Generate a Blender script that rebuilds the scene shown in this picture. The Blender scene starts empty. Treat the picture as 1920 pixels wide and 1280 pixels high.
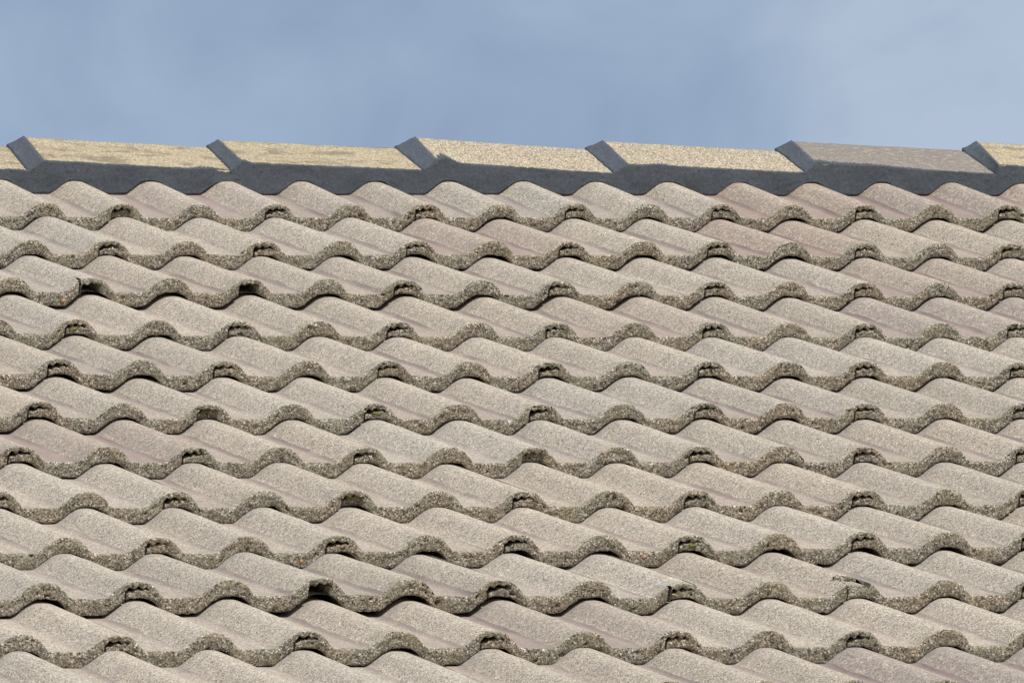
import bpy, math, numpy as np
from mathutils import Matrix, Vector

# ------------------------------------------------------------------ camera, sky, sun
sc = bpy.context.scene
C = sc.collection
PITCH = math.radians(22.5)
T_M = 0.026            # tile thickness at the nose
GAUGE = 0.34           # exposed length of a course
# roof frame: x along the ridge, y up the slope, z off the slope; its origin stands on the sixth course
ROOF = Matrix.Translation((0, 0, 4.6)) @ Matrix.Rotation(PITCH, 4, 'X')
JOINTS = {
    1: {0: (-5.2, 4.1), 2: (-2.6, 5.3), 4: (-4.2, 7.8), 6: (-2.4, 10.7), 8: (-3.0, 11.8), 10: (-6.4, 13.3), 12: (-7.4, 16.2)},
    2: {-1: (1.4, 2.3), 1: (-0.3, 2.0), 3: (-2.2, 5.4), 5: (-0.6, 5.5), 7: (-4.1, 8.3), 9: (-5.0, 6.3), 11: (-3.9, 7.3)},
    3: {-2: (-0.5, 1.2), 0: (-1.8, 0.9), 2: (-6.0, 0.5), 4: (-6.6, 0.2), 6: (-0.5, 0.9), 8: (-3.3, 0.1), 10: (-3.8, 1.4)},
    4: {-3: (2.7, -3.9), -1: (4.0, -5.6), 1: (1.9, -6.1), 3: (3.0, -6.8), 5: (4.4, -5.4), 7: (1.0, -5.6), 9: (0.4, -4.8)},
    5: {-4: (4.0, -1.9), -2: (4.0, -5.5), 0: (5.2, -5.2), 2: (3.9, -5.8), 4: (3.6, -4.5), 6: (2.7, -4.1), 8: (1.3, -4.7)},
    6: {-5: (2.5, -3.2), -3: (1.8, -7.2), -1: (1.4, -7.1), 1: (1.3, -8.2), 3: (4.5, -5.2), 5: (3.0, -6.3), 7: (3.0, -6.1)},
    7: {-6: (2.6, -4.1), -4: (4.1, -6.3), -2: (4.2, -7.0), 0: (4.3, -7.6), 2: (3.3, -6.5), 4: (4.5, -8.1), 6: (4.2, -7.1)},
    8: {-5: (0.5, -4.9), -3: (4.4, -2.9), -1: (1.6, -5.8), 1: (3.9, -5.2), 3: (2.6, -5.2), 5: (4.2, -4.6)},
    9: {-6: (-0.9, -0.4), -4: (0.1, 0.5), -2: (2.2, 0.9), 0: (1.9, -1.2), 2: (3.7, 1.9), 4: (3.8, 1.6)},
    10: {-7: (-4.7, 8.7), -5: (-5.9, 14.9), -3: (-10.1, 7.7), -1: (-3.1, 2.8), 1: (-2.3, 1.4), 3: (-0.8, 2.6)},
    11: {-8: (-6.3, 7.8), -6: (-6.0, 11.1), -4: (-5.4, 8.3), -2: (-2.5, 5.8), 0: (-1.5, 4.6)},
}
RIDGE_JOINTS = [
    (-0.47, 0.0646, -0.4616, 0.0374, -0.4369, 0.0821, -0.4329, 0.0568),
    (-0.0877, 0.0675, -0.0808, 0.0389, -0.0541, 0.0851, -0.0519, 0.0604),
    (0.3125, 0.0695, 0.3218, 0.0435, 0.334, 0.083, 0.3451, 0.0601),
    (0.693, 0.0712, 0.7093, 0.0481, 0.7327, 0.0923, 0.7394, 0.0648),
    (1.0861, 0.0731, 1.1013, 0.0454, 1.1201, 0.089, 1.1295, 0.0644),
    (1.482, 0.0749, 1.5011, 0.0501, 1.5152, 0.0931, 1.5241, 0.0681),
    (1.877, 0.0788, 1.9042, 0.0516, 1.9074, 0.0961, 1.9093, 0.0696),
    (2.2738, 0.0806, 2.2976, 0.053, 2.3046, 0.098, 2.305, 0.0711),
]
# orange and white pebbles in the noses: row, x, z, radius (m)
PEBBLES = [
    (9, -0.0580, -0.0096, 0.0035),
    (11, 0.1092, -0.0094, 0.0030),
    (9, -0.6413, -0.0139, 0.0025),
    (3, -0.3347, -0.0131, 0.0040),
    (3, 0.5817, -0.0084, 0.0020),
    (3, -0.0737, -0.0110, 0.0025),
    (3, 1.4713, 0.0063, 0.0025),
    (4, 0.0148, 0.0133, 0.0030),
    (4, 1.0175, -0.0158, 0.0025),
    (5, 1.1596, -0.0240, 0.0025),
    (7, -0.5067, -0.0336, 0.0025),
    (8, 0.7376, -0.0211, 0.0020),
    (1, 0.8364, 0.0217, 0.0025),
    (1, 0.1543, 0.0166, 0.0025),
    (10, -0.0534, -0.0082, 0.0020),
    (11, -0.9572, 0.0116, 0.0020),
    (10, 0.0997, -0.0034, 0.0020),
    (8, -0.6023, 0.0030, 0.0030),
    (8, 0.6053, 0.0164, 0.0020),
    (7, 0.1446, 0.0099, 0.0025),
    (10, -0.8686, 0.0283, 0.0025),
    (10, -0.3612, -0.0762, 0.0030),
    (7, 0.4153, -0.0161, 0.0020),
    (11, -0.9742, 0.0011, 0.0025),
]
CDX = [0.0032437, 0.0004068, 0.0003548, -0.0001667, 0.0005745, -0.0002596, -2.05e-05]
CDZ = [-0.0064933, -0.000805, 0.0001909, 0.0012325, -0.0004789, 0.0005579, -1.1e-05]
CAM_R = [[0.9270274, -0.3665906, 0.0789401], [-0.0024476, 0.2045907, 0.9788445], [-0.3749856, -0.9076089, 0.1887639]]
CAM_T = [-0.108895, -0.124071, -16.645643]
FOCAL = 18500.00

R = Matrix(CAM_R)
Rt = R.transposed()
pos = -(Rt @ Vector(CAM_T))
cam_local = Rt.to_4x4()
cam_local.translation = pos
cam = bpy.data.objects.new('camera', bpy.data.cameras.new('camera'))
C.objects.link(cam)
m = ROOF @ cam_local
cam.matrix_world = Matrix.LocRotScale(m.to_translation(), m.to_quaternion(), None)
cam.data.sensor_width = 36
cam.data.lens = FOCAL / 1920 * 36
cam.data.clip_start = 0.5
cam.data.clip_end = 9000
sc.camera = cam

SUN_AZ, SUN_EL = math.radians(163), math.radians(45)      # azimuth measured from +Y towards +X: the sun stands behind the camera
sun = bpy.data.objects.new('sun', bpy.data.lights.new('sun', 'SUN'))
C.objects.link(sun)
sun.data.energy = 4.2
sun.data.angle = math.radians(0.6)
sun.data.color = (1.0, 0.94, 0.85)
sd = Vector((math.sin(SUN_AZ) * math.cos(SUN_EL), math.cos(SUN_AZ) * math.cos(SUN_EL), math.sin(SUN_EL)))
sun.rotation_euler = sd.to_track_quat('Z', 'Y').to_euler()
sun.location = (0, -10, 20)

w = bpy.data.worlds.new('World')
sc.world = w
w.use_nodes = True
nt = w.node_tree
nt.nodes.clear()
def N(nt, t, **kw):
    n = nt.nodes.new(t)
    for k, v in kw.items():
        if k.startswith('i_'):
            key = k[2:]
            key = int(key) if key.isdigit() else key
            n.inputs[key].default_value = v
        else:
            setattr(n, k, v)
    return n
def L(nt, a, b): nt.links.new(a, b)
def ramp(nt, stops, src=None, interp='LINEAR'):
    n = nt.nodes.new('ShaderNodeValToRGB')
    n.color_ramp.interpolation = interp
    e = n.color_ramp.elements
    while len(e) < len(stops): e.new(0.5)
    for el, (p, c) in zip(e, stops):
        el.position = p
        el.color = (c, c, c, 1) if isinstance(c, (int, float)) else (*c, 1)
    if src is not None: nt.links.new(src, n.inputs[0])
    return n
def mix(nt, a, b, fac, mode='MIX'):
    n = nt.nodes.new('ShaderNodeMix')
    n.data_type = 'RGBA'
    n.blend_type = mode
    for s, v in ((n.inputs[0], fac), (n.inputs[6], a), (n.inputs[7], b)):
        if isinstance(v, (int, float)): s.default_value = v
        elif isinstance(v, tuple): s.default_value = (*v, 1)
        else: nt.links.new(v, s)
    return n.outputs[2]
def math_(nt, op, a, b=None, c=None, clamp=False):
    n = nt.nodes.new('ShaderNodeMath')
    n.operation = op
    n.use_clamp = clamp
    for s, v in zip(n.inputs, (a, b, c)):
        if v is None: continue
        if isinstance(v, (int, float)): s.default_value = v
        else: nt.links.new(v, s)
    return n.outputs[0]

sky = N(nt, 'ShaderNodeTexSky', sky_type='NISHITA', sun_disc=False, sun_elevation=SUN_EL, sun_rotation=SUN_AZ)
sky.air_density = 1.0
sky.dust_density = 1.2
tc = N(nt, 'ShaderNodeTexCoord')
# soft cloud layer over the whole sky, drawn out along the horizon
mp = N(nt, 'ShaderNodeMapping')
mp.inputs["Scale"].default_value = (1, 1, 1.25)
mp.inputs['Location'].default_value = (18.85, 49.42, 0.05)
L(nt, tc.outputs['Generated'], mp.inputs[0])
n1 = N(nt, 'ShaderNodeTexNoise', i_Scale=9.0, i_Detail=3.0, i_Roughness=0.45)
L(nt, mp.outputs[0], n1.inputs['Vector'])
n2 = N(nt, 'ShaderNodeTexNoise', i_Scale=45.0, i_Detail=4.0, i_Roughness=0.5)
n2.inputs['Distortion'].default_value = 0.4
L(nt, mp.outputs[0], n2.inputs['Vector'])
cl = math_(nt, 'ADD', math_(nt, 'MULTIPLY', n1.outputs['Fac'], 0.72), math_(nt, 'MULTIPLY', n2.outputs['Fac'], 0.28))
cc = ramp(nt, [(0.42, (2.7, 3.55, 5.1)), (0.5, (3.35, 4.3, 5.85)), (0.60, (4.65, 5.5, 6.8))], cl)
skyc = mix(nt, sky.outputs[0], cc.outputs[0], 0.88)
bg = N(nt, 'ShaderNodeBackground', i_Strength=0.1)
L(nt, skyc, bg.inputs[0])
wo = N(nt, 'ShaderNodeOutputWorld')
L(nt, bg.outputs[0], wo.inputs[0])

sc.view_settings.view_transform = 'Standard'
sc.view_settings.look = 'None'
sc.view_settings.exposure = 0
sc.view_settings.gamma = 1
sc.view_settings.use_curve_mapping = False
sc.render.engine = 'CYCLES'

rng = np.random.default_rng(7)

# ------------------------------------------------------------------ materials
def new_mat(name):
    m = bpy.data.materials.new(name)
    m.use_nodes = True
    nt = m.node_tree
    b = nt.nodes['Principled BSDF']
    b.inputs['Roughness'].default_value = 0.9
    b.inputs['Specular IOR Level'].default_value = 0.25
    return m, nt, b
def local_coords(nt, offset=True):
    tc = N(nt, 'ShaderNodeTexCoord')
    oi = N(nt, 'ShaderNodeObjectInfo')
    if not offset: return tc.outputs['Object'], oi, tc.outputs['Object']
    v = N(nt, 'ShaderNodeVectorMath', operation='SCALE')
    v.inputs[0].default_value = (3.1, 7.7, 5.3)
    L(nt, oi.outputs['Random'], v.inputs['Scale'])
    a = N(nt, 'ShaderNodeVectorMath', operation='ADD')
    L(nt, tc.outputs['Object'], a.inputs[0])
    L(nt, v.outputs[0], a.inputs[1])
    return a.outputs[0], oi, tc.outputs['Object']
def noise(nt, vec, scale, detail=3.0, rough=0.55, dist=0.0, stretch=None):
    if stretch:
        mp = N(nt, 'ShaderNodeMapping')
        mp.inputs['Scale'].default_value = stretch
        L(nt, vec, mp.inputs[0])
        vec = mp.outputs[0]
    n = N(nt, 'ShaderNodeTexNoise', i_Scale=scale, i_Detail=detail, i_Roughness=rough)
    n.inputs['Distortion'].default_value = dist
    L(nt, vec, n.inputs['Vector'])
    return n.outputs['Fac']
def voro(nt, vec, scale, out='Color', rnd=1.0):
    n = N(nt, 'ShaderNodeTexVoronoi', i_Scale=scale)
    n.inputs['Randomness'].default_value = rnd
    L(nt, vec, n.inputs['Vector'])
    return n.outputs[out]
def bump(nt, b, height, strength, dist):
    bn = N(nt, 'ShaderNodeBump', i_Strength=strength, i_Distance=dist)
    L(nt, height, bn.inputs['Height'])
    L(nt, bn.outputs[0], b.inputs['Normal'])
def sep(nt, col):
    s = N(nt, 'ShaderNodeSeparateColor')
    L(nt, col, s.inputs[0])
    return s.outputs

def tile_top_material():
    """weathered sand-faced coating; object colour: R wear, G warmth, B moss"""
    m, nt, b = new_mat('weathered_tile_face')
    vec, oi, raw = local_coords(nt)
    oc = sep(nt, oi.outputs['Color'])
    xyz = N(nt, 'ShaderNodeSeparateXYZ')
    L(nt, raw, xyz.inputs[0])
    # sand grains
    g1 = sep(nt, voro(nt, vec, 520.0))[0]
    g2 = sep(nt, voro(nt, vec, 700.0))[1]
    grains = ramp(nt, [(0.0, (0.10, 0.083, 0.065)), (0.12, (0.28, 0.25, 0.204)), (0.42, (0.436, 0.392, 0.322)), (0.84, (0.55, 0.498, 0.416)), (1.0, (0.77, 0.715, 0.62))], g1).outputs[0]
    grains2 = ramp(nt, [(0.0, 0.55), (0.5, 1.0), (1.0, 1.4)], g2).outputs[0]
    col = mix(nt, grains, grains2, 0.7, 'MULTIPLY')
    # patches of colour at hand size
    p1 = noise(nt, vec, 16.0, 4.0, 0.6)
    tint = ramp(nt, [(0.3, (0.93, 0.925, 0.91)), (0.5, (1.0, 0.985, 0.965)), (0.7, (1.07, 1.035, 0.99))], p1).outputs[0]
    col = mix(nt, col, tint, 1.0, 'MULTIPLY')
    p2 = ramp(nt, [(0.42, 0.0), (0.7, 1.0)], noise(nt, vec, 45.0, 3.0, 0.6)).outputs[0]
    col = mix(nt, col, (0.34, 0.27, 0.225), math_(nt, 'MULTIPLY', p2, 0.2))
    # pan mask: distance from the crest of the roll
    wob = math_(nt, 'MULTIPLY', math_(nt, 'SUBTRACT', noise(nt, vec, 14.0, 4.0, 0.6, 0, (1, 0.7, 1)), 0.5), 0.011)
    # distance to the left of the foot of a roll: 0 at the foot, up to 0.06 across the pan
    pd = math_(nt, 'FLOORED_MODULO', math_(nt, 'ADD', math_(nt, 'SUBTRACT', 0.0185 - 0.047 + 0.003, xyz.outputs[0]), wob), 0.15)
    def band(lo0, lo1, hi1, hi0):
        out = None
        for p, q in ((lo0, lo1), (hi0, hi1)):
            n_ = N(nt, 'ShaderNodeMapRange', interpolation_type='SMOOTHSTEP')
            n_.inputs[1].default_value = p; n_.inputs[2].default_value = q
            if p > q:
                n_.inputs[1].default_value = q; n_.inputs[2].default_value = p; n_.inputs[3].default_value = 1; n_.inputs[4].default_value = 0
            L(nt, pd, n_.inputs[0])
            out = n_.outputs[0] if out is None else math_(nt, 'MULTIPLY', out, n_.outputs[0])
        return out
    panm = band(0.0, 0.0035, 0.046, 0.064)
    streakn = noise(nt, vec, 260.0, 3.0, 0.6, 0, (1, 0.08, 1))
    smooth_col = ramp(nt, [(0.3, (0.245, 0.193, 0.175)), (0.7, (0.325, 0.265, 0.24))], streakn).outputs[0]
    patchy = ramp(nt, [(0.28, 0.45), (0.60, 1.0)], noise(nt, vec, 18.0, 4.0, 0.65, 0, (1, 0.3, 1))).outputs[0]
    wear = math_(nt, 'MULTIPLY', panm, math_(nt, 'ADD', math_(nt, 'MULTIPLY', oc[0], 0.85), 0.16))
    col = mix(nt, col, smooth_col, math_(nt, 'MULTIPLY', wear, patchy, clamp=True))
    # washed darker line at the foot of the roll, sharp on the roll's side
    lm = band(0.0, 0.0025, 0.007, 0.020)
    lf = ramp(nt, [(0.38, 0.25), (0.58, 1.0)], noise(nt, vec, 6.0, 2.0, 0.5, 0, (2.5, 1.0, 1))).outputs[0]
    col = mix(nt, col, (0.195, 0.158, 0.15), math_(nt, 'MULTIPLY', math_(nt, 'MULTIPLY', lm, lf), math_(nt, 'ADD', math_(nt, 'MULTIPLY', oc[0], 0.8), 0.3), clamp=True))
    # flaked patches on the most worn tiles
    fl = ramp(nt, [(0.42, 0.0), (0.62, 1.0)], noise(nt, vec, 150.0, 5.0, 0.75, 0.4, (1, 0.5, 1))).outputs[0]
    flm = ramp(nt, [(0.5, 0.0), (0.85, 0.85)], oc[0]).outputs[0]
    col = mix(nt, col, (0.31, 0.222, 0.195), math_(nt, 'MULTIPLY', fl, flm))
    # the strip that the tile above used to cover stays clean and blue-grey
    ed = N(nt, 'ShaderNodeMapRange')
    for i, v in ((1, 0.318), (2, 0.330)): ed.inputs[i].default_value = v
    L(nt, math_(nt, 'ADD', xyz.outputs[1], math_(nt, 'MULTIPLY', noise(nt, vec, 60.0, 3.0), 0.010)), ed.inputs[0])
    col = mix(nt, col, (0.33, 0.32, 0.325), math_(nt, 'MULTIPLY', ed.outputs[0], 0.4))
    # lichen tint near the nose
    ne = N(nt, 'ShaderNodeMapRange')
    for i, v in ((1, 0.05), (2, 0.0)): ne.inputs[i].default_value = v
    L(nt, xyz.outputs[1], ne.inputs[0])
    li = math_(nt, 'MULTIPLY', ne.outputs[0], ramp(nt, [(0.45, 0.0), (0.7, 0.5)], noise(nt, vec, 40.0, 4.0, 0.6)).outputs[0])
    col = mix(nt, col, (0.22, 0.21, 0.125), li)
    dv = N(nt, 'ShaderNodeTexVoronoi', i_Scale=26.0)
    L(nt, vec, dv.inputs['Vector'])
    dpk = ramp(nt, [(0.90, 0.0), (0.91, 1.0)], sep(nt, dv.outputs['Color'])[0]).outputs[0]
    dnr = ramp(nt, [(0.05, 1.0), (0.10, 0.0)], dv.outputs['Distance']).outputs[0]
    col = mix(nt, col, (0.10, 0.095, 0.075), math_(nt, 'MULTIPLY', math_(nt, 'MULTIPLY', dpk, dnr), 0.7))
    # warmth per tile
    wt = mix(nt, (0.985, 0.995, 1.0), (1.03, 0.99, 0.95), oc[1])
    col = mix(nt, col, wt, 1.0, 'MULTIPLY')
    bri = math_(nt, 'ADD', math_(nt, 'MULTIPLY', oi.outputs['Random'], 0.10), 0.95)
    hs = N(nt, 'ShaderNodeHueSaturation')
    L(nt, bri, hs.inputs['Value']); L(nt, col, hs.inputs['Color'])
    L(nt, hs.outputs[0], b.inputs['Base Color'])
    hgt = math_(nt, 'ADD', math_(nt, 'MULTIPLY', g1, 0.5), math_(nt, 'MULTIPLY', noise(nt, vec, 500.0, 2.0), 0.8))
    rgh = math_(nt, 'SUBTRACT', 1.0, math_(nt, 'MULTIPLY', wear, 0.75))
    bump(nt, b, math_(nt, 'MULTIPLY', hgt, rgh), 0.25, 0.001)
    return m

def nose_material():
    """raw broken-looking concrete of the tile ends: aggregate, pits, lichen"""
    m, nt, b = new_mat('raw_concrete_nose')
    vec, oi, raw = local_coords(nt)
    oc = sep(nt, oi.outputs['Color'])
    gc = sep(nt, voro(nt, vec, 470.0))
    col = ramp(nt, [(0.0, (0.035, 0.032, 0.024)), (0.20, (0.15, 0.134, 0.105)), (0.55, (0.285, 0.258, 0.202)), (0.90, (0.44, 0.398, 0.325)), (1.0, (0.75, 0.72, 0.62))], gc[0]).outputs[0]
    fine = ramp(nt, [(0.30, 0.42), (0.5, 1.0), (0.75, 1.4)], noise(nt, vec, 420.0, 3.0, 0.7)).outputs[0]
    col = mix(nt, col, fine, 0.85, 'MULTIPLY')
    # larger light and rusty stones
    big = N(nt, 'ShaderNodeTexVoronoi', i_Scale=170.0)
    L(nt, vec, big.inputs['Vector'])
    bc = sep(nt, big.outputs['Color'])
    near = ramp(nt, [(0.20, 1.0), (0.32, 0.0)], big.outputs['Distance']).outputs[0]
    pick = ramp(nt, [(0.93, 0.0), (0.95, 1.0)], bc[1]).outputs[0]
    stone = ramp(nt, [(0.0, (0.40, 0.23, 0.13)), (0.35, (0.36, 0.22, 0.12)), (0.6, (0.42, 0.38, 0.30)), (1.0, (0.5, 0.48, 0.42))], bc[2]).outputs[0]
    col = mix(nt, col, stone, math_(nt, 'MULTIPLY', math_(nt, 'MULTIPLY', near, pick), 0.8))
    # lichen and soot
    lic = ramp(nt, [(0.46, 0.0), (0.68, 1.0)], noise(nt, vec, 26.0, 4.0, 0.6)).outputs[0]
    col = mix(nt, col, (0.27, 0.25, 0.15), math_(nt, 'MULTIPLY', lic, math_(nt, 'ADD', math_(nt, 'MULTIPLY', oc[2], 0.4), 0.15)))
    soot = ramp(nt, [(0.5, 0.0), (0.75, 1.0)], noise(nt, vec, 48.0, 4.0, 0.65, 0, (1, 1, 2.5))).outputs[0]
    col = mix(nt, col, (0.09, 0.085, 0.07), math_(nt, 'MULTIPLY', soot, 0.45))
    warm = ramp(nt, [(0.42, 0.0), (0.7, 0.6)], noise(nt, vec, 14.0, 2.0)).outputs[0]
    col = mix(nt, col, mix(nt, col, (1.12, 0.95, 0.84), 1.0, 'MULTIPLY'), warm)
    L(nt, col, b.inputs['Base Color'])
    hgt = math_(nt, 'ADD', gc[0], math_(nt, 'MULTIPLY', noise(nt, vec, 240.0, 3.0, 0.7), 1.6))
    bump(nt, b, hgt, 0.6, 0.0022)
    return m

def mortar_material():
    m, nt, b = new_mat('slate_grey_mortar')
    vec, oi, raw = local_coords(nt, False)
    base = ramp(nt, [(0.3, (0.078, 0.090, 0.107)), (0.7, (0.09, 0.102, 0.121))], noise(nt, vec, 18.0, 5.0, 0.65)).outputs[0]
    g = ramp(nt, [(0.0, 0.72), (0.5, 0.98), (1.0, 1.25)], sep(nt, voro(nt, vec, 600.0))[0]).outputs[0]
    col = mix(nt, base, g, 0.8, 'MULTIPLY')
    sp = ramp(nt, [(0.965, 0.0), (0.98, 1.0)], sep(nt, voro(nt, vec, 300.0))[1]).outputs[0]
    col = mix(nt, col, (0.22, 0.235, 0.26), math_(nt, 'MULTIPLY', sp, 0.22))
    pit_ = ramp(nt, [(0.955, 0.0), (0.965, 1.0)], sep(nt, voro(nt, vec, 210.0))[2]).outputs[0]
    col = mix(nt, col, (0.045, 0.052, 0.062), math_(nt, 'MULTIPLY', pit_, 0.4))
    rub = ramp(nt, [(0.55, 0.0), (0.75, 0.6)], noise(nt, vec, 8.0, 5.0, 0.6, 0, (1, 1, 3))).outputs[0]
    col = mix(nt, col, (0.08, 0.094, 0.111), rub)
    L(nt, col, b.inputs['Base Color'])
    bump(nt, b, noise(nt, vec, 260.0, 4.0, 0.7), 0.3, 0.0012)
    return m

def ridge_material(name, dark, midc, light, stain, stain_amt, flecks=0.0, contrast=1.0):
    m, nt, b = new_mat(name)
    vec, oi, raw = local_coords(nt)
    g1 = sep(nt, voro(nt, vec, 480.0))[0]
    col = ramp(nt, [(0.0, dark), (0.5, midc), (1.0, light)], g1).outputs[0]
    g2 = ramp(nt, [(0.0, 1 - 0.45 * contrast), (0.5, 1.0), (1.0, 1 + 0.4 * contrast)], sep(nt, voro(nt, vec, 560.0))[1]).outputs[0]
    col = mix(nt, col, g2, 0.7, 'MULTIPLY')
    st = ramp(nt, [(0.50, 0.0), (0.62, 1.0)], noise(nt, vec, 30.0, 5.0, 0.7, 0.6, (0.4, 1.3, 1.3))).outputs[0]
    col = mix(nt, col, stain, math_(nt, 'MULTIPLY', st, stain_amt))
    if flecks:
        f = ramp(nt, [(0.56, 0.0), (0.62, 1.0)], noise(nt, vec, 190.0, 3.0, 0.6, 0, (0.35, 1, 1))).outputs[0]
        col = mix(nt, col, (0.42, 0.38, 0.29), math_(nt, 'MULTIPLY', f, flecks))
    L(nt, col, b.inputs['Base Color'])
    bump(nt, b, math_(nt, 'ADD', g1, noise(nt, vec, 300.0, 3.0)), 0.3, 0.0012)
    return m

def plain_material(name, c1, c2, scale, rough=0.9):
    m, nt, b = new_mat(name)
    vec, oi, raw = local_coords(nt, False)
    L(nt, ramp(nt, [(0.3, c1), (0.7, c2)], noise(nt, vec, scale, 5.0, 0.6)).outputs[0], b.inputs['Base Color'])
    b.inputs['Roughness'].default_value = rough
    return m

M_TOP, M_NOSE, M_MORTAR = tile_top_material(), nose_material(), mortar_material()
M_UNDER = plain_material('black_roofing_felt', (0.012, 0.011, 0.010), (0.02, 0.018, 0.016), 30)
M_GRASS = plain_material('grass_ground', (0.035, 0.055, 0.02), (0.06, 0.085, 0.03), 3)
M_MOSS = plain_material('green_moss', (0.10, 0.11, 0.035), (0.20, 0.21, 0.08), 260)
M_BREAK = plain_material('fresh_pale_break', (0.30, 0.315, 0.335), (0.44, 0.455, 0.47), 200)
M_PEB = [plain_material('orange_pebble', (0.44, 0.23, 0.12), (0.55, 0.33, 0.19), 300, 0.6),
         plain_material('white_pebble', (0.55, 0.52, 0.44), (0.7, 0.68, 0.6), 300, 0.6)]
YEL = dict(dark=(0.28, 0.23, 0.15), midc=(0.385, 0.32, 0.21), light=(0.53, 0.455, 0.325), stain=(0.19, 0.155, 0.115), stain_amt=0.8, contrast=0.7)
BEI = dict(dark=(0.19, 0.145, 0.10), midc=(0.39, 0.33, 0.24), light=(0.60, 0.53, 0.40), stain=(0.14, 0.12, 0.09), stain_amt=0.12, contrast=1.0)
PUR = dict(dark=(0.19, 0.165, 0.14), midc=(0.235, 0.205, 0.18), light=(0.28, 0.25, 0.22), stain=(0.20, 0.165, 0.15), stain_amt=0.4, flecks=0.55, contrast=0.4)
M_R = [ridge_material('yellow_lichened_ridge', **YEL), ridge_material('beige_gritty_ridge', **BEI), ridge_material('purple_grey_ridge', **PUR)]

# ------------------------------------------------------------------ helpers
def link_mesh(name, verts, faces, mats, parent, midx=None, smooth=None):
    me = bpy.data.meshes.new(name)
    me.from_pydata([tuple(v) for v in verts], [], faces)
    for mm in mats: me.materials.append(mm)
    if midx is not None: me.polygons.foreach_set('material_index', midx)
    if smooth is not None: me.polygons.foreach_set('use_smooth', smooth)
    me.update()
    o = bpy.data.objects.new(name, me)
    C.objects.link(o)
    if parent is not None: o.parent = parent
    return o
GRID = rng.standard_normal((64, 64, 64)).astype(np.float32)
def vnoise(p):
    """smooth value noise of an (n,3) array, about -1..1"""
    i = np.floor(p).astype(int)
    f = p - i
    f = f * f * (3 - 2 * f)
    out = np.zeros(len(p))
    for dx in (0, 1):
        for dy in (0, 1):
            for dz in (0, 1):
                wt = (f[:, 0] if dx else 1 - f[:, 0]) * (f[:, 1] if dy else 1 - f[:, 1]) * (f[:, 2] if dz else 1 - f[:, 2])
                out += wt * GRID[(i[:, 0] + dx) % 64, (i[:, 1] + dy) % 64, (i[:, 2] + dz) % 64]
    return out

# roll profile
_hx = np.array([0, 8, 14, 20, 26, 31, 35, 39, 42.5, 46, 75]) * 1e-3
_hz = np.array([26, 25.6, 24.5, 22.2, 18.4, 13.8, 9.4, 4.9, 1.7, 0.2, 0]) * 1e-3
_lx = np.linspace(-0.075, 0.075, 601)
_gx = np.array([0, 8, 14, 20, 26, 32, 38, 43, 47, 50.5, 75]) * 1e-3      # the left flank is a little gentler
_gz = np.array([26, 25.6, 24.2, 21.3, 17.4, 12.8, 8.0, 4.0, 1.3, 0.1, 0]) * 1e-3
_lz = np.where(_lx > 0, np.interp(np.abs(_lx), _hx, _hz), np.interp(np.abs(_lx), _gx, _gz))
_lz = np.convolve(np.pad(_lz, 9, mode='edge'), np.ones(19) / 19, 'same')[9:-9]
_lz *= 0.026 / _lz.max()
XC = 0.0185                                   # crest lies this far right of the joint
def prof(x): return np.interp((x - XC + 0.075) % 0.15 - 0.075, _lx, _lz)
H0 = float(prof(np.array([0.0]))[0])
def prof_top(x): return prof(x)

# ------------------------------------------------------------------ setting
g = link_mesh('ground', [(-4000, -4000, 0), (4000, -4000, 0), (4000, 4000, 0), (-4000, 4000, 0)], [(0, 1, 2, 3)], [M_GRASS], None)
g['kind'] = 'structure'

roof = bpy.data.objects.new('house', None)
C.objects.link(roof)
roof.matrix_world = ROOF
roof['label'] = 'house seen by its pitched roof of weathered beige double-roll concrete tiles under a mortared ridge'
roof['category'] = 'house'

# joint offsets: measured sag of the old roof, smooth model elsewhere
def smooth_d(u, r):
    a = min(max(u * 0.15, -1.35), 1.95)
    b = min(max(r - 6, -5), 5.3)
    A = [1, a, b, a * a, a * b, b * b, b ** 3]
    return sum(p * q for p, q in zip(A, CDX)), sum(p * q for p, q in zip(A, CDZ))
JOINTS[10][-5] = (-5.9, 12.5)
_cache = {}
def joint(u, r):
    k = (u, r)
    if k not in _cache:
        sx, sz = smooth_d(u, r)
        J = JOINTS.get(r, {})
        if u in J:
            _cache[k] = (J[u][0] * 1e-3, J[u][1] * 1e-3)
        else:
            h = abs(math.sin(u * 12.9898 + r * 78.233) * 43758.5453) % 1
            h2 = abs(math.sin(u * 39.346 + r * 11.135) * 24634.6345) % 1
            fx = fz = 0
            near = [q for q in J if abs(q - u) <= 4]
            if near:
                q = min(near, key=lambda t: abs(t - u))
                ax, az = smooth_d(q, r)
                fx, fz = J[q][0] * 1e-3 - ax, J[q][1] * 1e-3 - az
                wq = 0.6 if abs(q - u) <= 2 else 0.3
                fx *= wq; fz *= wq
            _cache[k] = (sx + fx + (h - 0.5) * 0.003, sz + fz + (h2 - 0.5) * 0.003)
    return _cache[k]

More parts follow.
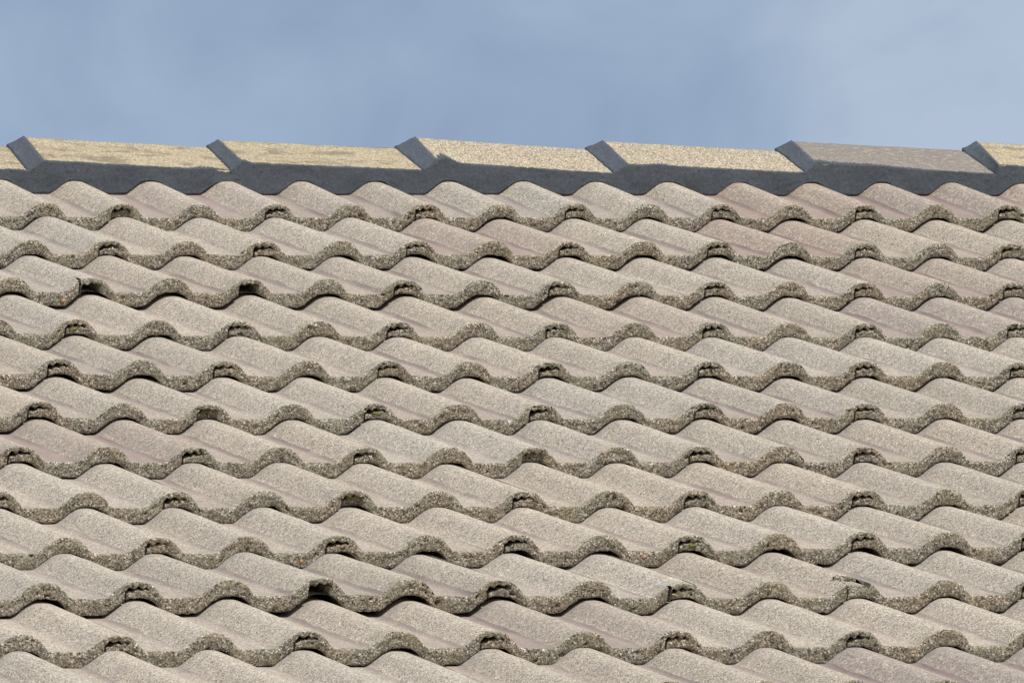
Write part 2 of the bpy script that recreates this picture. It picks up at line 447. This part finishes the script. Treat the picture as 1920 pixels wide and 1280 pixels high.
# ------------------------------------------------------------------ the tiles
NZ = 10
ys_top = np.array([0.0012, 0.004, 0.011, 0.020, 0.030, 0.042, 0.058, 0.09, 0.14, 0.20, 0.26, 0.32, 0.365, 0.42])
ys_bot = np.array([0.42, 0.30, 0.15, 0.06, 0.022, 0.010])
xs = np.concatenate([np.linspace(0.0013, 0.0365, 24), [0.0372], np.arange(0.0386, 0.2960, 0.0030), [0.2972, 0.2975], np.linspace(0.3008, 0.3372, 24)])
HOLES = {(3, -2): 0.11, (3, 0): 0.10, (10, -5): 0.11, (6, -3): 0.012, (1, 0): 0.006, (7, 0): 0.010, (8, -3): 0.012}
MOSSY = {(6, -3), (8, -3), (7, 0), (4, -3), (9, 0), (6, -1)}
NO_FLANGE = {(10, -1)}
CRACKED = {(10, -3), (3, -4)}
WORN = {(1, 10): 1.0, (1, 12): .85, (1, 8): .8, (2, 3): .75, (2, 7): .95, (2, 9): .3, (4, 9): .8, (4, 7): .8, (3, 10): .7, (5, 7): .5, (12, -1): .95, (12, 1): .8, (12, -3): .5,
        (11, -4): .7, (7, -6): .8, (7, -8): .8, (1, 0): .75, (1, 2): .6, (5, -4): .5, (5, -2): .2, (4, 1): .5, (6, -1): .55, (5, 0): .5, (4, 3): .6}
tiles = {}
def surf_z(r, u, lx, ly, drop):
    return prof_top(np.atleast_1d(lx)) - H0 * 0 + T_M - drop * ly

def make_tile(r, u):
    seed = rng.uniform(0, 60, 3)
    j0, j1 = joint(u, r), joint(u + 2, r)
    ux = 1 + (j1[0] - j0[0]) / 0.30
    rollz = (j1[1] - j0[1]) / 0.30
    upz = (smooth_d(u, r - 1)[1] + smooth_d(u + 2, r - 1)[1]) / 2 if r > 1 else (j0[1] + j1[1]) / 2
    drop = (T_M + (j0[1] + j1[1]) / 2 - upz + 0.0028) / GAUGE
    if r == 1: drop = 0.033                                     # the top course is bedded flatter
    n = len(xs)
    X = xs.copy()
    P = prof(X)
    base = P - 0.026                                            # z=0 is the underside at the crest
    zt = base + T_M + 0.0
    zb = np.maximum(np.maximum(base, prof(X - 0.0042) - 0.026), prof(X + 0.0013) - 0.026) + rng.uniform(-0.0002, 0.0006)
    # rolls and pans differ a little from tile to tile
    lumps = vnoise(np.stack([X * 28 + seed[0], X * 0 + seed[1], X * 0 + seed[2]], 1))
    zt = zt + lumps * 0.00035
    zb = zb + vnoise(np.stack([X * 60 + seed[2], X * 0 + seed[1], X * 0 + seed[0]], 1)) * 0.0006
    # lower interlock on the left
    t = X < 0.038
    s = X[t] / 0.037
    ph = rng.uniform(-0.5, 0.5)
    wav = np.sin((s * 2.6 + ph) * 2 * np.pi) * 0.0019 * np.clip(1.3 - s, 0, 1)
    gap = 0.0068 * np.clip(1.2 - 1.05 * s, 0.18, 1) * rng.uniform(0.6, 1.3)
    jag = vnoise(np.stack([X[t] * 300 + seed[0], X[t] * 0, X[t] * 0], 1)) * 0.0007
    broken = (r, u) in NO_FLANGE or (r, u - 2) in NO_FLANGE
    tz = zt[t] - 0.0086 - gap + wav * 0.6 + jag
    if (r, u - 2) in NO_FLANGE: tz = zt[t] - 0.0085 + jag
    zt[t] = np.maximum(tz, zb[t] + 0.002)
    # upper interlock on the right
    f = X > 0.2973
    s = (X[f] - 0.3) / 0.037
    wav = np.sin((s * 2.6 + rng.uniform(-.25, .25)) * 2 * np.pi) * 0.0021
    jag = vnoise(np.stack([X[f] * 260 + seed[1], X[f] * 0, X[f] * 0 + 3.3], 1)) * 0.0009
    zb[f] = np.minimum(zt[f] - 0.0086 + wav * np.clip(1.2 - s * 0.6, 0, 1) + jag, zt[f] - 0.005)
    zb[f] = np.maximum(zb[f], zt[f] - 0.0125)
    ring = []
    kk = np.linspace(0, 1, NZ)
    for k in kk: ring.append(np.stack([X, np.zeros(n), zb + (zt - zb) * k], 1))
    for y in ys_top: ring.append(np.stack([X, np.full(n, y), zt], 1))
    for y in ys_bot:
        zz = zb + (0.004 if 0.02 < y < 0.40 else 0.0)
        zz = np.where(X < 0.038, zb, np.where(X > 0.2973, zb, zz))
        ring.append(np.stack([X, np.full(n, y), zz], 1))
    V = np.stack(ring, 1)                                      # column, ring, xyz
    # rough nose
    nose = V[:, :NZ].reshape(-1, 3)
    a = vnoise(nose * 380 + seed) * 0.0005 + vnoise(nose * 130 + seed * 2) * 0.0006
    pit = vnoise(nose * 230 + seed * 3)
    a = a + np.where(pit > 1.15, (pit - 1.15) * 0.008, 0)
    a = a.reshape(n, NZ)
    edge = np.array([0.8, 0.25] + [0] * (NZ - 4) + [0.3, 1.0]) * 0.0016
    chip = np.clip(vnoise(np.stack([X * 90 + seed[1], X * 0 + 9, X * 0], 1)) - 0.55, 0, 2) * 0.0035
    V[:, :NZ, 1] += a + edge[None, :]
    V[:, NZ - 1, 1] += chip
    V[:, NZ - 2, 1] += chip * 0.5
    V[:, NZ - 1, 2] -= 0.0004 + chip * 0.45
    V[:, NZ:NZ + 3, 1] += (V[:, NZ - 1, 1])[:, None] * np.array([1.0, 0.9, 0.4])[None, :]
    V[:, 0, 2] += np.clip(vnoise(np.stack([X * 150 + seed[2], X * 0 + 5, X * 0], 1)), -1, 1) * 0.0006
    V[:25, :NZ, 1] += 0.0015
    V[:, 1:NZ - 1, 2] += vnoise(V[:, 1:NZ - 1].reshape(-1, 3) * 300 + 7).reshape(n, NZ - 2) * 0.0005
    top = V[:, NZ:NZ + len(ys_top)].reshape(-1, 3)
    V[:, NZ:NZ + len(ys_top), 2] += (vnoise(top * 35 + seed) * 0.0004).reshape(n, -1)
    # broken or missing pieces
    if (r, u) in HOLES:                                        # the lower interlock has broken away
        d = HOLES[(r, u)]
        m_ = X < 0.036
        V[m_, :NZ, 1] += d
        V[m_, NZ:NZ + 10, 1] = np.maximum(V[m_, NZ:NZ + 10, 1], d + 0.001)
    if (r, u) in NO_FLANGE:
        m_ = X > 0.3004
        lim = 0.060 + vnoise(np.stack([X * 200, X * 0, X * 0], 1)) * 0.004
        V[m_, :NZ, 1] += lim[m_, None]
        V[m_, NZ:NZ + 7, 1] = np.maximum(V[m_, NZ:NZ + 7, 1], lim[m_, None] + 0.001)
    cut = None
    if (r, u) in CRACKED:
        big = r == 10
        xx, yy = V[:, :, 0], V[:, :, 1]
        lim = 0.2945 + yy * 0.02 if big else 0.2960 + yy * 0.20
        ext = 0.058 if big else 0.04
        piece = (xx > lim) & (yy < ext)
        V[:, :, 0] += np.where(piece, 0.0022 if big else 0.0008, 0)
        V[:, :, 2] -= np.where(piece, 0.0018 if big else 0.001, 0)
        cut = piece
    V[:, :, 0] *= ux
    V[:, :, 2] += V[:, :, 0] * rollz - np.maximum(V[:, :, 1], 0) * drop
    nr = V.shape[1]
    idx = np.arange(n * nr).reshape(n, nr)
    nxt = np.roll(idx, -1, axis=1)
    q = np.stack([idx[:-1], idx[1:], nxt[1:], nxt[:-1]], -1)   # column, ring
    mi = np.zeros((n - 1, nr), int)
    mi[:, :NZ] = 1
    mi[:25, :NZ + 1] = 1
    mi[:25, NZ:NZ + 4] = 1
    sm = np.zeros((n - 1, nr), bool)
    sm[:, :NZ + len(ys_top) - 1] = True
    sm[:26, NZ - 1:] = False
    if cut is not None:
        rc = np.roll(cut, -1, 1)
        br = (cut[:-1] != cut[1:]) | (rc[:-1] != rc[1:])
        mi[br] = 2 if big else 1
        sm[br] = False
        gone = br.copy()
        if big: gone[:, NZ + 2:] = False
    keep = np.ones((n - 1) * nr, bool) if cut is None else ~gone.reshape(-1)
    faces = q.reshape(-1, 4)[keep].tolist()
    mi = mi.reshape(-1)[keep].tolist()
    sm = sm.reshape(-1)[keep].tolist()
    faces.append(idx[0][::-1].tolist()); faces.append(idx[-1].tolist())
    mi += [1, 1]; sm += [False, False]
    o = link_mesh('roof_tile', V.reshape(-1, 3), faces, [M_TOP, M_NOSE, M_BREAK], roof, mi, sm)
    o.location = (u * 0.15 + j0[0], -(r - 6) * GAUGE, j0[1])
    wear = WORN.get((r, u), min(0.9, max(0.0, rng.normal(0.26, 0.14)) + (0.10 if u * 0.15 > 0.9 and r < 7 else 0)))
    o.color = (wear, float(np.clip(rng.normal(0.5, 0.25), 0, 1)), float(np.clip(rng.normal(0.35, 0.2) + 0.03 * (r - 4), 0, 1)), 1)
    tiles[(r, u)] = (o, drop, rollz)
    return o

LEFT = {1: -0.22, 14: -1.72}
for r in range(1, 15):
    xl, xr = -2.55, 2.62
    par = 0 if r % 2 else 1
    u = int(math.floor(xl / 0.15))
    if (u - par) % 2: u -= 1
    while u * 0.15 < xr:
        make_tile(r, u)
        u += 2
tiles[(10, -3)][0]['label'] = 'tile whose right corner has cracked off along a pale diagonal line'
tiles[(10, -1)][0]['label'] = 'tile with its overlapping right lip broken away at the nose'
tiles[(3, -4)][0]['label'] = 'tile with a short hairline crack above its right end'
for k in ((3, -2), (3, 0), (10, -5)): tiles[k][0]['label'] = 'tile with a dark hollow where its interlock has broken out'

def tile_at(r, x):
    best = None
    for (rr, u), v in tiles.items():
        if rr == r and v[0].location.x <= x + 1e-6 and (best is None or v[0].location.x > best[0].location.x): best = v
    return best

# pebbles standing proud of the raw ends
def blob(name, mat, parent, loc, rad, squash=(1, 1, 1), rough=0.15, seed=0.0, res=8):
    vs, fs = [], []
    for i in range(res + 1):
        th = math.pi * i / res
        for j in range(2 * res):
            ph = math.pi * j / res
            vs.append((math.sin(th) * math.cos(ph), math.sin(th) * math.sin(ph), math.cos(th)))
    vs = np.array(vs)
    vs *= np.clip(1 + rough * vnoise(vs * 1.7 + seed + 20), 0.4, 1.6)[:, None]
    vs *= np.array(squash) * rad
    for i in range(res):
        for j in range(2 * res):
            a, b_ = i * 2 * res + j, i * 2 * res + (j + 1) % (2 * res)
            fs.append((a, a + 2 * res, b_ + 2 * res, b_))
    o = link_mesh(name, vs, fs, [mat], parent, None, [True] * len(fs))
    o.location = loc
    return o
for i, (r, x, z, rad) in enumerate(PEBBLES):
    if i == 12: continue
    t = tile_at(r, x)
    o = blob('pebble', M_PEB[1 if i in (15, 16, 7) else 0], t[0], (x - t[0].location.x, 0.0004, z - t[0].location.z), rad, (1.15, 0.7, 0.9), 0.15, i * 3.1, 5)
# moss in the open joints
for i, k in enumerate(sorted(MOSSY)):
    t = tiles[k][0]
    o = blob('moss', M_MOSS, t, (0.014 + 0.004 * (i % 3), HOLES.get(k, 0.0) + 0.002, 0.012 if k in HOLES else 0.009), 0.0042, (1.7, 0.9, 0.75), 0.45, i * 5.7, 9)
    o['kind'] = 'stuff'
# loose chip lying in the broken joint
t = tiles[(10, 1)][0]
fr = blob('tile_fragment', M_NOSE, None, (0, 0, 0), 0.0075, (1.0, 1.5, 0.75), 0.35, 4.4, 7)
fr.matrix_world = ROOF @ Matrix.Translation(t.location + Vector((0.006, 0.050, 0.0165)))
fr.color = (0, 0.5, 0.2, 1)
fr['label'] = 'small lumpy chip of grey concrete lying in the broken joint near the lower right'
fr['category'] = 'tile fragment'

# ------------------------------------------------------------------ ridge
Y_M = 5 * GAUGE + 0.27                # front of the bedding mortar
A_F = PITCH - math.radians(36)        # flank angle in the roof frame is 13.5 degrees steeper than the slope
NL = 5
def _shift(q, d): return tuple(v + (d if i % 2 == 0 else 0) for i, v in enumerate(q))
RIDGE_JOINTS = [_shift(RIDGE_JOINTS[0], -0.39 * k) for k in range(NL, 0, -1)] + RIDGE_JOINTS + [_shift(RIDGE_JOINTS[-1], 0.39)]
def ridge_pt(j, which):               # j = joint index; which 'R' = end of the cap on the left, 'L' = start of the cap on the right
    a = RIDGE_JOINTS[j]
    q = a[:4] if which == 'R' else a[4:]
    return np.array([q[0], Y_M + 0.11, q[1]]), np.array([q[2], Y_M, q[3]])     # apex, foot
down = np.array([0, -math.sin(PITCH), -math.cos(PITCH)])        # gravity in the roof frame
upv = -down
horiz = np.array([0, math.cos(PITCH), -math.sin(PITCH)])        # level, away from the viewer
def mirror(p, apex):
    d = p - apex
    h = d @ horiz
    return p - 2 * h * horiz
kinds = [0, 1, 0, 0, 1] + [0, 0, 0, 1, 1, 2, 0, 1]
def ridge_tile(j, ki):
    """cap from joint j to joint j+1, tucked under the next one"""
    aL, fL = ridge_pt(j, 'L')
    aR, fR = ridge_pt(j + 1, 'R')
    eL, eR = 0.0, 0.055
    ns, nf = 60, 12
    th = 0.015
    nrm_f = np.cross(np.array([1.0, 0, 0]), (aL - fL)); nrm_f /= np.linalg.norm(nrm_f)
    if nrm_f[2] < 0: nrm_f = -nrm_f
    rows = []
    sd_ = rng.uniform(0, 50, 3)
    for i in range(ns + 1):
        s = i / ns * (1 + eR / 0.38)
        ap = aL + (aR - aL) * s
        ft = fL + (fR - fL) * s
        if s > 1: ap = ap - upv * 0.002; ft = ft - upv * 0.002
        fb = mirror(ft, ap)
        outer = []
        for k in range(nf + 1): outer.append(ft + (ap - ft) * k / nf)
        for k in range(1, nf + 1): outer.append(ap + (fb - ap) * k / nf)
        outer = np.array(outer)
        # soften the apex
        for k, dd in ((nf, 0.0024), (nf - 1, 0.0006), (nf + 1, 0.0006)): outer[k] -= upv * dd
        rough = vnoise(outer * 300 + sd_) * 0.00035 + vnoise(outer * 25 + sd_) * 0.0004
        outer = outer + rough[:, None] * upv
        kq = np.abs(np.arange(2 * nf + 1) - nf) / nf
        side = np.where(np.arange(2 * nf + 1) <= nf, 1.0, -1.0)
        inn = np.outer(kq, -nrm_f * th)
        bk_ = nrm_f - 2 * (nrm_f @ horiz) * horiz
        inn[nf + 1:] = np.outer(kq[nf + 1:], -bk_ * th)
        inner = outer + inn - np.outer(1 - kq, upv * (th / math.cos(math.radians(36))))
        rows.append(np.concatenate([outer, inner[::-1]]))
    V = np.array(rows)
    V[0, :, 0] += 0.001
    nr = V.shape[1]
    idx = np.arange(V.shape[0] * nr).reshape(V.shape[0], nr)
    nxt = np.roll(idx, -1, 1)
    faces = np.stack([idx[:-1], nxt[:-1], nxt[1:], idx[1:]], -1).reshape(-1, 4).tolist()
    sm = [True] * len(faces)
    no = 2 * nf + 1
    for e, fl in ((idx[0], False), (idx[-1], True)):
        for k in range(no - 1):
            qd = [e[k], e[k + 1], e[nr - 2 - k], e[nr - 1 - k]]
            faces.append([int(v) for v in (qd if fl else qd[::-1])]); sm.append(False)
    o = link_mesh('ridge_tile', V.reshape(-1, 3), faces, [M_R[ki]], roof, None, sm)
    return o
names = {0: None, 1: 'yellowish ridge tile with dark stains, leftmost full one', 2: 'yellow lichened ridge tile streaked with brown', 3: 'pale beige gritty ridge tile with one dark fleck',
         4: 'pale beige ridge tile of coarse grit', 5: 'smooth purple-grey ridge tile with pale flecks', 6: 'yellow ridge tile at the right end'}
for j in range(0, len(RIDGE_JOINTS) - 1):
    o = ridge_tile(j, kinds[j])
    if names.get(j - NL): o['label'] = names[j - NL]

# mortar fillet closing the step between one cap and the next
def fillet(j):
    aR, fR = ridge_pt(j, 'R')
    aL, fL = ridge_pt(j, 'L')
    nk, ns = 26, 8
    V = []
    sd_ = rng.uniform(0, 50, 3)
    bR, bL = mirror(fR, aR), mirror(fL, aL)
    for k in range(2 * nk + 1):
        t_ = k / nk
        if t_ <= 1: p0, p1 = fR + (aR - fR) * t_, fL + (aL - fL) * t_
        else: p0, p1 = aR + (bR - aR) * (t_ - 1), aL + (bL - aL) * (t_ - 1)
        if 0 < k < 2 * nk:
            wv = vnoise(np.array([[k * 0.55 + sd_[0], sd_[1], 0.5]]))[0]
            p0 = p0 + np.array([0.0022 * wv, 0, 0])
        for i in range(ns + 1):
            s = i / ns
            p = p0 + (p1 - p0) * s
            p = p + np.array([0, -0.0022, 0]) * max(0.0, 1 - abs(t_) * 2.5) + upv * (-0.0010 * math.sin(math.pi * s)) + upv * (0.0006 + 0.0008 * (1 - s))
            V.append(p)
    V = np.array(V)
    V += (vnoise(V * 230 + sd_) * 0.0007)[:, None] * upv
    g_ = np.arange(len(V)).reshape(2 * nk + 1, ns + 1)
    F = np.stack([g_[:-1, :-1], g_[:-1, 1:], g_[1:, 1:], g_[1:, :-1]], -1).reshape(-1, 4).tolist()
    # body below, so that it has its own thickness
    off = len(V)
    nf_ = np.cross(np.array([1.0, 0, 0]), (aL - fL)); nf_ /= np.linalg.norm(nf_)
    bk_ = nf_ - 2 * (nf_ @ horiz) * horiz
    tk = (np.arange(len(V)) // (ns + 1)) / nk
    wgt = np.clip(np.abs(tk - 1), 0, 1)[:, None]
    V2 = V - 0.010 * (upv[None, :] * (1 - wgt) + np.where(tk[:, None] <= 1, nf_[None, :], bk_[None, :]) * wgt)
    V = np.concatenate([V, V2])
    F += [[q + off for q in f[::-1]] for f in F]
    bd = list(g_[0]) + list(g_[1:, -1]) + list(g_[-1, ::-1][1:]) + list(g_[::-1, 0][1:-1])
    for a, b_ in zip(bd, bd[1:] + bd[:1]): F.append([int(a), int(a + off), int(b_ + off), int(b_)])
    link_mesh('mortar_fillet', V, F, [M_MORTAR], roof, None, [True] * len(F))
for j in range(len(RIDGE_JOINTS)): fillet(j)

# bedding mortar between caps and top course
def bed_top(x):
    pts = []
    for j in range(len(RIDGE_JOINTS)):
        _, fR = ridge_pt(j, 'R'); _, fL = ridge_pt(j, 'L')
        pts += [(fR[0], fR[2]), (fL[0], fL[2])]
    return float(np.interp(x, [p[0] for p in pts], [p[1] for p in pts]))
def top_surface(x, y):                # top course surface in the roof frame
    t = tile_at(1, x)
    if t is None: return 0.0
    lx = x - t[0].location.x
    return t[0].location.z + float(prof(np.array([lx]))[0]) + lx * t[2] - t[1] * (y + -5 * GAUGE)
SMEARS = [(0.345, 0.012, 0.0035), (0.755, 0.020, 0.0085), (1.20, 0.02, 0.002), (1.62, 0.10, 0.0035), (0.28, 0.03, 0.003), (1.535, 0.02, 0.003), (-0.10, 0.03, 0.002)]
bx = np.arange(-2.42, 2.66, 0.004)
nzb = 14
V = []
for x in bx:
    zt_ = bed_top(x) + 0.0004 + 0.0003 * float(vnoise(np.array([[x * 60, 2.2, 0.5]]))[0]) + 0.0004 * float(vnoise(np.array([[x * 190, 7.2, 0.5]]))[0])
    for sx, sw, sh in SMEARS: zt_ += sh * math.exp(-((x - sx) / sw) ** 2) * (1 + 0.4 * math.sin(x * 700))
    zb_ = top_surface(x, Y_M) + 0.0012 + 0.0006 * float(vnoise(np.array([[x * 80, 4.2, 0.5]]))[0])
    for k in range(nzb): V.append((x, Y_M - 0.0035 + 0.002 * (k / (nzb - 1)), zb_ + (zt_ - zb_) * k / (nzb - 1)))
    V.append((x, Y_M + 0.009, zt_ - 0.0004))
    V.append((x, Y_M + 0.06, zt_ - 0.004))
    V.append((x, Y_M + 0.06, zb_ - 0.03))
    V.append((x, Y_M + 0.02, zb_))
V = np.array(V)
nr = nzb + 4
fr_ = (np.arange(len(V)) % nr) < nzb
V[fr_, 1] += vnoise(V[fr_] * 170) * 0.0005 + vnoise(V[fr_] * 26) * 0.0013
g_ = np.arange(len(V)).reshape(-1, nr)
nx_ = np.roll(g_, -1, 1)
F = np.stack([g_[:-1], g_[1:], nx_[1:], nx_[:-1]], -1).reshape(-1, 4).tolist()
sm = [True] * len(F)
F.append(g_[0][::-1].tolist()); F.append(g_[-1].tolist()); sm += [False, False]
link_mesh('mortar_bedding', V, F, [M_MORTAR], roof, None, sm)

# roofing felt under the tiles and the far slope behind the ridge
ap = Y_M + 0.11
def P3(x, y, z): return (x, y, z)
yr, zr = ap, 0.02
back_d = np.array([0, math.cos(2 * PITCH), -math.sin(2 * PITCH)])
bk = np.array([0, yr, zr]) + back_d * 4.0
xa, xb = -2.45, 2.72
V = [P3(xa, -2.7, -0.075), P3(xb, -2.7, -0.075), P3(xb, yr - 0.12, -0.045), P3(xa, yr - 0.12, -0.045), P3(xa, yr, zr), P3(xb, yr, zr), P3(xb, bk[1], bk[2]), P3(xa, bk[1], bk[2])]
F = [(0, 1, 2, 3), (3, 2, 5, 4), (4, 5, 6, 7)]
link_mesh('roofing_felt', V, F, [M_UNDER], roof)

# walls under the roof, out of the picture but there
prof_w = [(-2.2, 0.0), (-2.2, 3.50), (1.92, 5.20), (6.04, 3.50), (6.04, 0.0)]
V = [(x, y, z) for x in (-2.3, 2.55) for y, z in prof_w]
F = [(0, 1, 2, 3, 4), (9, 8, 7, 6, 5)] + [(i, i + 5, (i + 1) % 5 + 5, (i + 1) % 5) for i in range(5)]
wl = link_mesh('wall', V, F, [plain_material('pale_render_wall', (0.42, 0.39, 0.34), (0.5, 0.47, 0.41), 4)], None)
wl.parent = roof
wl.matrix_parent_inverse = ROOF.inverted()
